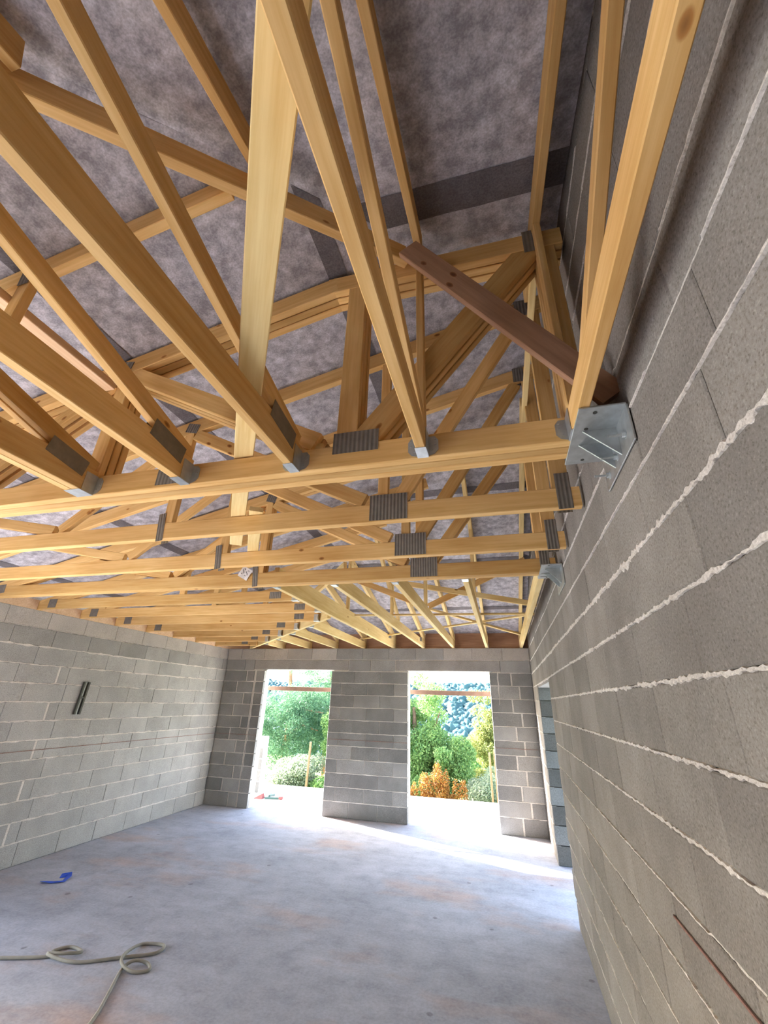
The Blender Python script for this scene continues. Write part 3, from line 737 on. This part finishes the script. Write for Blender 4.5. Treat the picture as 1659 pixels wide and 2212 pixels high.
PAPER = plain('paper', (0.75, 0.72, 0.70), 0.8, 0.04); INK = plain('ink', (0.03, 0.03, 0.03), 0.8, 0.1)
pt_ = empty('paper_tag', (-2.135, 3.165, 2.735), 'crumpled white paper tag with black handwriting pinned to the doubled truss', 'tag')
Mt = Matrix.Translation((-2.135, 3.172, 2.735)) @ Matrix.Rotation(.5, 4, 'Y')
vs = [(-.055 + .11 * i / 3, -.004 * math.sin(i * 2.1 + j), -.05 + .1 * j / 3) for j in range(4) for i in range(4)]
put('tag_sheet', mesh('tag', vs, [(j * 4 + i, j * 4 + i + 1, j * 4 + i + 5, j * 4 + i + 4) for j in range(3) for i in range(3)], PAPER), Mt, pt_)
for ox in (-.03, .012):          # two handwritten S strokes
    S_ = [(.022, .028), (.008, .034), (-.004, .026), (0, .012), (.014, .004), (.022, -.008), (.012, -.02), (-.004, -.016)]
    vs, fs = [], []
    for i, (x, z) in enumerate(S_): vs += [(ox + x - .002, -.0065, z - .002), (ox + x + .002, -.0065, z + .002)]
    for i in range(len(S_) - 1): fs.append((2 * i, 2 * i + 1, 2 * i + 3, 2 * i + 2))
    put('ink_stroke', mesh('ink', vs, fs, INK), Mt, pt_)
# ------------------------------------------------------------------ joist hangers
def hanger(p, d, w, h, label, group, parts=True):
    """p: point on the carrying face below the joist; d: direction the joist leaves in (unit, horizontal)"""
    d = Vector(d).normalized(); s = Vector((-d.y, d.x, 0)); z = Vector((0, 0, 1)); p = Vector(p)
    H = empty('joist_hanger', p, label, 'joist hanger', group)
    def bx(name, c, sx, sy, sz, m=GALV): return put(name, box_mesh(sx, sy, sz, m), frame(p + d * c[0] + s * c[1] + z * c[2], d, s, z), H)
    bx('seat', (.038, 0, -.0012), .076, w + .004, .0018)
    for q in (-1, 1):
        bx('side_plate', (.034, q * (w / 2 + .0022), h * .42), .066, .0016, h * .84)
        fl = [(0, 0, .004), (0, .026, .012), (0, .040, .030), (0, .040, h * .62), (0, .026, h * .78), (0, 0, h * .78)]
        vs = [(x + e, q * (w / 2 + .002 + y), zz) for e in (.0005, .0022) for x, y, zz in fl]
        fs = [tuple(range(6)), tuple(range(11, 5, -1))] + [(i, (i + 1) % 6, (i + 1) % 6 + 6, i + 6) for i in range(6)]
        put('flange', mesh('flange', vs, fs, GALV), frame(p, d, s, z), H)
        if parts:
            for zz in (.03, .055, .08):
                bx('nail', (.0042, q * (w / 2 + .022 + (.008 if zz > .05 else -.006)), zz * h / .12), .004, .008, .008)
    return H
for k, X in enumerate(TX):
    w = .040 if k < 3 else .046 if k < 4 else .092
    hanger((X - (0 if k < 4 else .023), GY - .0005, ZB - .0005), (0, -1, 0), w, .12, ['joist hanger under the half truss beside the larger wall bracket', 'joist hanger with a white seat right of the girder plate', 'joist hanger with a white seat left of the girder plate', 'joist hanger left of the pale board, beside a corrugated plate', 'wide joist hanger furthest left on the girder'][k], 'joist hangers on the near girder')
for k, X in enumerate(FX):
    hanger((X, GY3 + .0005, ZB - .0005), (0, 1, 0), .046, .12, 'joist hanger behind the doubled truss, %s from the gable wall' % ll[k], 'joist hangers behind the doubled truss', False)
for k, Y in enumerate(LY[:6]):
    xr = -1.885 - .024 if Y < 4.75 else diagx(Y + .0225) - .036
    hanger((xr, Y + .0225, ZB - .0005), (-1, 0, 0), .046, .1, 'joist hanger at the inner end of the %s left jack truss' % ll[k], 'joist hangers on the left jacks', False)
for k, X in enumerate(FX2):
    hanger((X, 4.72 + (-1.905 - X) / .945 + .04, ZB - .0005), (0, 1, 0), .046, .1, 'joist hanger at the start of the %s short jack by the hip girder' % ll[k], 'joist hangers on the hip girder', False)

# ------------------------------------------------------------------ galvanised wall brackets
def bracket(yn, yf, xl, zs, drop, label, ribs, bolts):
    B = empty('wall_bracket', (XR, (yn + yf) / 2, zs), label, 'bracket')
    yc = (yn + yf) / 2; L = yf - yn
    boxo('seat_plate', ((xl + XR) / 2 - .004, yc, zs - .003), (XR - xl - .006, L, .006), GALV, B, .001)
    boxo('wall_plate', (XR - .006, yc, zs - .006 - drop / 2), (.006, L, drop - .0005), GALV, B, .001)
    for y in ribs:
        a, b, c = (xl + .03, zs - .0065), (XR - .0095, zs - .0065), (XR - .0095, zs - drop * .86)
        vs = [(x, y + e, z) for e in (-.003, .003) for x, z in (a, b, c)]
        put('gusset', mesh('gusset', vs, [(0, 1, 2), (5, 4, 3), (0, 3, 4, 1), (1, 4, 5, 2), (2, 5, 3, 0)], GALV), Matrix.Identity(4), B)
    for y, z in bolts:
        bm = bmesh.new()
        bmesh.ops.create_cone(bm, cap_ends=True, segments=6, radius1=.010, radius2=.010, depth=.010)
        r = bmesh.ops.create_cone(bm, cap_ends=True, segments=12, radius1=.0045, radius2=.0045, depth=.05)
        r2 = bmesh.ops.create_cone(bm, cap_ends=True, segments=16, radius1=.015, radius2=.015, depth=.002)
        bmesh.ops.translate(bm, verts=r['verts'], vec=(0, 0, .02)); bmesh.ops.translate(bm, verts=r2['verts'], vec=(0, 0, -.006))
        me = bpy.data.meshes.new('bolt'); bm.to_mesh(me); bm.free(); me.materials.append(GALV)
        put('anchor_bolt', me, Matrix.Translation((XR - .016, y, z)) @ Matrix.Rotation(-math.pi / 2, 4, 'Y'), B)
    for y, x in ((yn + .03, (xl + XR) / 2 - .02), (yn + .12, xl + .04), (yf - .03, xl + .06)):
        bm = bmesh.new(); bmesh.ops.create_cone(bm, cap_ends=True, segments=12, radius1=.007, radius2=.007, depth=.0015)
        me = bpy.data.meshes.new('hole'); bm.to_mesh(me); bm.free(); me.materials.append(DARKM)
        put('bolt_hole', me, Matrix.Translation((x, y, zs - .0066)), B)
bracket(1.235, 1.60, .315, ZB - .001, .135, 'larger galvanised angle bracket with ribs and bolts carrying the girder end', (1.37, 1.46), ((1.30, 2.545), (1.425, 2.535), (1.55, 2.53)))
bracket(2.97, 3.33, .325, ZB - .001, .135, 'smaller looking galvanised bracket under the doubled truss further along the wall', (3.07, 3.19), ((3.12, 2.54),))

# ------------------------------------------------------------------ things on walls and floor
wp = empty('wall_rail', (XL, 4.72, 1.67), 'dark slotted metal rail fixed aslant on the left block wall', 'rail')
a, b = Vector((XL + .018, 4.735, 1.86)), Vector((XL + .018, 4.715, 1.48))
for dy, nm in ((-.033, 'rail_flange'), (.033, 'rail_flange')):
    beam(nm, a + Vector((0, dy, 0)), b + Vector((0, dy, 0)), .03, .026, (1, 0, 0), DARKM, wp)
beam('rail_web', a + Vector((-.012, 0, 0)), b + Vector((-.012, 0, 0)), .004, .042, (1, 0, 0), GALV, wp)
boxo('clip', (XL + .02, 4.722, 1.675), (.018, .05, .025), DARKM, wp, .003)

GREYC = plain('grey_cable', (0.30, 0.29, 0.25), 0.6, 0.15, 12)
def FZ(p, z): return [Vector((x, y, z)) for x, y in p]
cab = [(-4.6, 2.75), (-4.0, 3.05), (-3.574, 3.19), (-3.38, 3.262), (-3.29, 3.315), (-3.33, 3.37), (-3.26, 3.45), (-3.13, 3.42), (-3.19, 3.33), (-3.30, 3.29), (-3.06, 3.304),
       (-2.80, 3.455), (-2.62, 3.575), (-2.64, 3.68), (-2.80, 3.645), (-2.79, 3.47), (-2.72, 3.36), (-2.60, 3.335), (-2.51, 3.386), (-2.58, 3.45), (-2.66, 3.41), (-2.685, 3.33), (-2.56, 3.10), (-2.44, 2.86), (-2.3, 2.4), (-2.32, 2.0)]
zs = [.011] * len(cab)
for i in (8, 9, 15, 16, 20): zs[i] = .03
cb = tube('cable', [Vector((x, y, z)) for (x, y), z in zip(cab, zs)], .0105, GREYC)
tag(cb, 'thin grey cable lying in two loose loops across the floor', 'cable')
BLUE = plain('blue_strap', (0.03, 0.10, 0.62), 0.5, 0.2, 8)
bs = empty('blue_strap', (-4.52, 4.39, 0), 'small bright blue plastic strap bent open on the floor', 'strap')
pts = [(-4.56, 4.455), (-4.50, 4.495), (-4.45, 4.44), (-4.42, 4.37), (-4.50, 4.32), (-4.60, 4.285)]
vs, fs = [], []
for i, (x, y) in enumerate(pts):
    h = .012 + .012 * math.sin(i * 1.3)
    q = Vector(pts[min(i + 1, 5)]) - Vector(pts[max(i - 1, 0)]); nrm = Vector((-q.y, q.x)).normalized() * .03
    for s_, z in ((-1, .003), (1, .006 + h), (1, .009 + h), (-1, .006)): vs.append((x + s_ * nrm.x, y + s_ * nrm.y, z))
for i in range(5):
    for k in range(4): fs.append((i * 4 + k, i * 4 + (k + 1) % 4, i * 4 + 4 + (k + 1) % 4, i * 4 + 4 + k))
fs += [(3, 2, 1, 0), (20, 21, 22, 23)]
put('strap_band', mesh('strap', vs, fs, BLUE), Matrix.Identity(4), bs)

# ------------------------------------------------------------------ outside
# low block wall beside the left opening
lw = empty('low_wall', (-5.4, 9.15, -.012), 'low wall of grey blocks with white joints outside the left opening', 'wall')
boxo('wall_core', (-5.85, 9.15, .49), (1.79, .18, 1.0), SLABW, lw)
for r in range(5):
    xs = [-6.75, -6.25, -5.75, -5.25, -4.95] if r % 2 == 0 else [-6.75, -6.5, -6.0, -5.5, -5.10, -4.95]
    for i in range(len(xs) - 1):
        boxo('concrete_block', ((xs[i] + xs[i + 1]) / 2, 9.15, -.012 + r * .2 + .1), (xs[i + 1] - xs[i] - .022, .204, .18), BLOCKJ, lw, .003)
RAILW = plain('weathered_rail', (0.20, 0.125, 0.095), 0.8, 0.15, 12)
gr = empty('guard_rail', (-3.0, 8.2, -.012), 'pinkish wooden guard rail standing just outside both openings', 'guard rail')
beam('rail_board', (-6.4, 8.2, 1.925), (1.2, 8.2, 1.895), .03, .075, YN, RAILW, gr)
for x in (-6.2, 1.0): beam('rail_post', (x, 8.245, -.012), (x, 8.245, 2.1), .05, .05, XN, WOODL, gr)
STK = plain('stake_wood', (0.24, 0.15, 0.085), 0.8, 0.2, 12)
def stake(x, y, z0, z1, lean, label, grp=None):
    T = empty('garden_stake', (x, y, z0), label, 'stake', grp); beam('stake_rod', (x, y, z0), (x + lean, y, z1), .045, .045, XN, STK, T)
stake(-4.92, 11.3, -1.3, .75, .05, 'slim wooden stake standing beyond the terrace, seen in the left opening')
stake(-.42, 11.4, -1.3, .72, -.02, 'left of two slim wooden stakes seen in the right opening')
stake(-.31, 11.5, -1.3, .78, -.02, 'right of two slim wooden stakes seen in the right opening')
# tools on the terrace
RP = plain('red_plastic', (0.22, 0.06, 0.06), 0.5); GP = plain('green_plastic', (0.04, 0.09, 0.085), 0.5)
rt = empty('red_tool', (-4.68, 8.62, -.012), 'small red wedge-shaped tool lying on the sunlit terrace', 'tool')
vs = [(-4.78, 8.56, -.01), (-4.60, 8.58, -.01), (-4.60, 8.70, -.01), (-4.78, 8.66, -.01), (-4.62, 8.60, .07), (-4.62, 8.68, .07)]
put('tool_body', mesh('wedge', vs, [(3, 2, 1, 0), (0, 1, 4), (2, 3, 5), (0, 4, 5, 3), (1, 2, 5, 4)], RP), Matrix.Identity(4), rt)
gt = empty('green_tool', (-4.5, 8.7, -.012), 'dark green folded hand tool with two handles on the terrace', 'tool')
beam('handle', (-4.62, 8.98, .005), (-4.52, 8.66, .005), .03, .03, XN, GP, gt); beam('handle', (-4.54, 8.97, .005), (-4.50, 8.68, .035), .03, .03, XN, GP, gt)
beam('tool_shaft', (-4.56, 8.62, .006), (-4.28, 8.69, .006), .028, .03, YN, GP, gt)
boxo('tool_head', (-4.26, 8.69, .015), (.07, .06, .05), RP, gt, .008)

# trees
import numpy as np
rng = np.random.default_rng(5)
def foliage(parent, blobs, n, size, m, name='foliage', flat=1.0, elong=2.0):
    vol = np.array([b[3] * b[4] * b[5] for b in blobs]); idx = rng.choice(len(blobs), n, p=vol / vol.sum())
    B = np.array(blobs)[idx]
    d = rng.normal(size=(n, 3)); d /= np.linalg.norm(d, axis=1)[:, None]
    rad = rng.uniform(.25, 1, n) ** .5
    c = B[:, :3] + d * B[:, 3:6] * rad[:, None]
    a = rng.normal(size=(n, 3)); a /= np.linalg.norm(a, axis=1)[:, None]
    b = np.cross(a, rng.normal(size=(n, 3))); b /= np.linalg.norm(b, axis=1)[:, None]
    s = size * rng.uniform(.6, 1.3, n)[:, None]
    v = np.stack([c - a * s, c + b * s / elong, c + a * s, c - b * s / elong], 1).reshape(-1, 3)
    me = bpy.data.meshes.new(name); me.vertices.add(4 * n); me.vertices.foreach_set('co', v.ravel())
    me.loops.add(4 * n); me.loops.foreach_set('vertex_index', np.arange(4 * n)); me.polygons.add(n)
    me.polygons.foreach_set('loop_start', np.arange(0, 4 * n, 4)); me.polygons.foreach_set('loop_total', np.full(n, 4))
    me.update(calc_edges=True); me.materials.append(m)
    o = put(name, me, Matrix.Identity(4), parent); o['kind'] = 'stuff'; return o
BARK = plain('bark', (0.16, 0.10, 0.07), 0.95, 0.3, 14); PBARK = plain('pine_bark', (0.42, 0.20, 0.12), 0.95, 0.3, 10)
G1 = leaf('leaf_green', (0.075, 0.18, 0.055), (0.26, 0.39, 0.13)); G2 = leaf('leaf_yellow', (0.15, 0.20, 0.06), (0.30, 0.31, 0.10))
G3 = leaf('leaf_pine', (0.05, 0.13, 0.075), (0.13, 0.25, 0.13)); G4 = leaf('leaf_orange', (0.20, 0.065, 0.015), (0.32, 0.17, 0.04)); G5 = leaf('leaf_silver', (0.13, 0.19, 0.12), (0.30, 0.34, 0.23))
def branch(parent, pts, r0, r1, m, name='branch'):
    vs, fs = [], []; N = 7
    for i, p in enumerate(pts):
        p = Vector(p); t = (Vector(pts[min(i + 1, len(pts) - 1)]) - Vector(pts[max(i - 1, 0)])).normalized()
        u = t.orthogonal().normalized(); w = t.cross(u); r = r0 + (r1 - r0) * i / (len(pts) - 1)
        for k in range(N):
            a = 2 * math.pi * k / N; vs.append(p + u * math.cos(a) * r + w * math.sin(a) * r)
    for i in range(len(pts) - 1):
        for k in range(N): fs.append((i * N + k, i * N + (k + 1) % N, (i + 1) * N + (k + 1) % N, (i + 1) * N + k))
    put(name, mesh(name, vs, fs, m, True), Matrix.Identity(4), parent)
def tree(name, label, x, y, zg, blobs, n, size, m, bark, trunk, cat='tree', elong=2.0, branches=()):
    n, size = int(n * 2.3), size * .62
    T = empty(name, (x, y, zg), label, cat)
    branch(T, trunk, .13, .05, bark, 'trunk')
    for b in branches: branch(T, b, .05, .02, bark)
    foliage(T, blobs, n, size, m, elong=elong); return T
def blobs(cx, cy, cz, rx, ry, rz, k, br):
    out = []
    for _ in range(k):
        d = rng.normal(size=3); d /= np.linalg.norm(d); f = rng.uniform(.3, .95); q = br * rng.uniform(.7, 1.3)
        out.append((cx + d[0] * rx * f, cy + d[1] * ry * f, cz + d[2] * rz * f, q, q, q * .8))
    return out
tree('deciduous_tree', 'broad bright green tree filling the left of the right opening', -2.75, 14.2, -1.6, blobs(-2.95, 14.2, .75, 1.6, 1.3, 2.35, 64, .40), 22000, .062, G1, BARK, [(-2.75, 14.2, -1.7), (-2.7, 14.2, 0), (-2.75, 14.2, 1.6)], branches=[[(-2.7, 14.2, 0), (-2.2, 14.0, .8), (-1.9, 13.9, 1.5)], [(-2.7, 14.2, .2), (-3.2, 14.1, 1.1), (-3.4, 14, 1.9)]])
tree('deciduous_tree', 'lower green tree bulging right of the broad tree in the right opening', -1.75, 13.4, -1.6, blobs(-1.75, 13.4, -.1, .95, .7, 1.25, 40, .32), 13000, .056, G1, BARK, [(-1.75, 13.4, -1.7), (-1.75, 13.4, -.6), (-1.7, 13.4, .4)])
tree('deciduous_tree', 'yellowish tree at the right edge of the right opening', -.35, 15.5, -1.8, blobs(-.35, 15.5, .7, .95, .8, 2.1, 40, .33), 11000, .06, G2, BARK, [(-.3, 15.5, -1.9), (-.3, 15.5, 0), (-.35, 15.5, 1.8)])
tree('silver_shrub', 'pale silvery shrub low at the right edge of the right opening', -.55, 12.6, -1.5, blobs(-.6, 12.6, -.4, .6, .5, .85, 20, .26), 6500, .045, G5, BARK, [(-.5, 12.6, -1.6), (-.5, 12.6, -1.0), (-.48, 12.6, -.5)], 'shrub')
ob = [(-2.3, 11.9, -.25, .1, .1, .22), (-1.85, 11.85, -.05, .09, .1, .26), (-1.52, 11.8, .0, .1, .1, .3), (-1.3, 11.85, -.2, .1, .1, .3), (-2.45, 11.9, -.35, .17, .17, .18), (-2.05, 11.9, -.1, .15, .15, .3), (-1.95, 11.9, -.4, .25, .25, .2), (-1.72, 11.8, .12, .13, .13, .34), (-1.6, 11.8, -.25, .18, .2, .3), (-1.45, 11.8, -.45, .22, .2, .25), (-1.12, 11.9, -.22, .11, .12, .32), (-1.8, 11.9, -.65, .6, .3, .2)]
tree('orange_bush', 'orange and gold bush at the foot of the green trees', -1.8, 11.9, -1.4, ob, 4500, .04, G4, BARK, [(-1.8, 11.9, -1.5), (-1.8, 11.9, -1.1), (-1.75, 11.85, -.5)], 'bush')
pb = blobs(-6.9, 14.5, .8, 1.9, 1.2, 1.6, 44, .5) + blobs(-6.0, 15.0, 2.7, 1.5, 1.2, .7, 16, .42)
tree('pine_tree', 'tall dark pine with a reddish trunk seen in the left opening', -7.35, 15.2, -1.8, pb, 26000, .085, G3, PBARK, [(-7.6, 15.2, -1.9), (-7.45, 15.2, 1.0), (-7.75, 15.2, 4.2)], elong=6, branches=[[(-7.4, 15.2, 1.2), (-6.6, 14.6, 1.4), (-5.7, 14.0, 1.35)], [(-7.4, 15.2, .6), (-6.5, 14.3, .95), (-5.8, 13.9, .85)], [(-7.3, 15.0, .2), (-6.9, 13.9, .65), (-6.55, 13.6, .75)]])
tree('pine_tree', 'second slimmer pine trunk right of the tall pine', -6.45, 16.4, -1.9, blobs(-6.2, 16.4, 1.4, 1.5, 1.0, 1.9, 26, .5), 15000, .085, G3, PBARK, [(-6.5, 16.4, -2), (-6.45, 16.4, 1.5), (-6.3, 16.4, 4.6)], elong=6)
tree('deciduous_tree', 'sunny green shrubby tree at the right of the left opening', -4.75, 13.6, -1.6, blobs(-4.85, 13.6, .35, .55, .6, 1.2, 16, .33), 6000, .055, G1, BARK, [(-4.8, 13.6, -1.7), (-4.8, 13.6, -.3), (-4.8, 13.6, .9)])
tree('leafy_shrub', 'pale green shrub low in the middle of the left opening', -5.9, 12.6, -1.5, blobs(-5.75, 12.6, -.35, .8, .6, .8, 22, .32), 9000, .05, G5, BARK, [(-5.8, 12.6, -1.6), (-5.8, 12.6, -1.0), (-5.75, 12.6, -.3)], 'shrub')
tree('leafy_shrub', 'darker green shrub low at the right of the left opening', -4.9, 12.3, -1.5, blobs(-4.85, 12.3, -.6, .45, .5, .55, 14, .28), 6000, .05, G1, BARK, [(-4.9, 12.3, -1.6), (-4.9, 12.3, -1.1), (-4.85, 12.3, -.6)], 'shrub')
tree('leafy_shrub', 'yellow green shrub low beside the low block wall', -6.55, 12.0, -1.5, blobs(-6.4, 12.0, -.75, .4, .4, .5, 10, .26), 4500, .045, G2, BARK, [(-6.4, 12, -1.6), (-6.4, 12, -1.1), (-6.4, 12, -.7)], 'shrub')
for k, (x, y, zt, w) in enumerate(((-9.5, 60, -1.8, 3.2), (-4.2, 55, -2.2, 2.6), (-22, 62, -1.0, 4.5), (-15.5, 58, -2.0, 3.0), (-1.5, 60, -1.2, 2.8))):
    tree('distant_tree', 'distant rounded green tree below the hill, %s seen from the right' % ['third', 'second', 'fifth', 'fourth', 'first'][k], x, y, -7.5, blobs(x, y, zt - 2.2, w * .8, w * .7, 2.2, 26, w * .3), 2600, .42, G1, BARK, [(x, y, -7.6), (x, y, zt - 3.5), (x, y, zt - 1)])
# wooded hill far away, and a house below it
HILL = plain('hazy_wooded_hill', (0.040, 0.092, 0.108), 1.0, 0.5, 0.22); HILL.node_tree.nodes['Principled BSDF'].inputs['Specular IOR Level'].default_value = 0.0  # bluish haze of distance put into the hill colour
def hz(x, y):
    t = max(0.0, min(1.0, (y - 95) / 190)); t = t * t * (3 - 2 * t)
    return -16 + t * 25 + t * 3.0 * noise.noise((x * .011, y * .01, 2)) + 1.6 * noise.noise((x * .12, y * .12, 5)) * (0.3 + t)
hl = terrain('hill', -260, 200, 90, 300, 120, 70, hz, HILL)
FOR = leaf('hazy_far_forest', (0.045, 0.115, 0.125), (0.085, 0.180, 0.180))  # tree colour with the same blue haze mixed in
bmi = bmesh.new(); bmesh.ops.create_icosphere(bmi, subdivisions=2, radius=1.0)
iv = np.array([v.co for v in bmi.verts]); ifc = np.array([[v.index for v in f.verts] for f in bmi.faces]); bmi.free()
NV, NT = len(iv), 6000; V = []; Fc = []
for k in range(NT):
    y = 105 + 190 * rng.uniform() ** .8; x = rng.uniform(-.66 * y, .06 * y); q = rng.uniform(.8, 1.7) * (.6 + y / 280)
    jit = 1 + .2 * rng.normal(size=(NV, 1)).clip(-1.5, 1.5)
    V.append(iv * jit * np.array([q, q, q * rng.uniform(.8, 1.3)]) + np.array([x, y, hz(x, y) + q * .5])); Fc.append(ifc + k * NV)
V = np.concatenate(V); Fc = np.concatenate(Fc)
me = bpy.data.meshes.new('forest'); me.vertices.add(len(V)); me.vertices.foreach_set('co', V.ravel()); me.loops.add(Fc.size); me.loops.foreach_set('vertex_index', Fc.ravel())
me.polygons.add(len(Fc)); me.polygons.foreach_set('loop_start', np.arange(0, Fc.size, 3)); me.polygons.foreach_set('loop_total', np.full(len(Fc), 3)); me.polygons.foreach_set('use_smooth', np.ones(len(Fc), dtype=bool)); me.update(calc_edges=True); me.materials.append(FOR)
put('forest', me, Matrix.Identity(4), hl)['kind'] = 'stuff'
hs_ = empty('house', (-8.9, 110, -11), 'small pale house with a grey roof far below among the trees', 'house')
boxo('wall', (-8.9, 110, -9.0), (4.6, 4, 4.6), plain('house_render', (0.10, 0.085, 0.075)), hs_)
vs = [(-11.5, 107.6, -6.8), (-6.3, 107.6, -6.8), (-6.3, 112.4, -6.8), (-11.5, 112.4, -6.8), (-11.5, 110, -5.3), (-6.3, 110, -5.3)]
put('roof', mesh('roof', vs, [(0, 1, 5, 4), (2, 3, 4, 5), (0, 4, 3), (1, 2, 5), (3, 2, 1, 0)], plain('roof_tiles', (0.06, 0.05, 0.055), .9)), Matrix.Identity(4), hs_)
for x in (-10.2, -7.8): boxo('window', (x, 107.98, -8.6), (.8, .06, 1.2), DARKM, hs_)
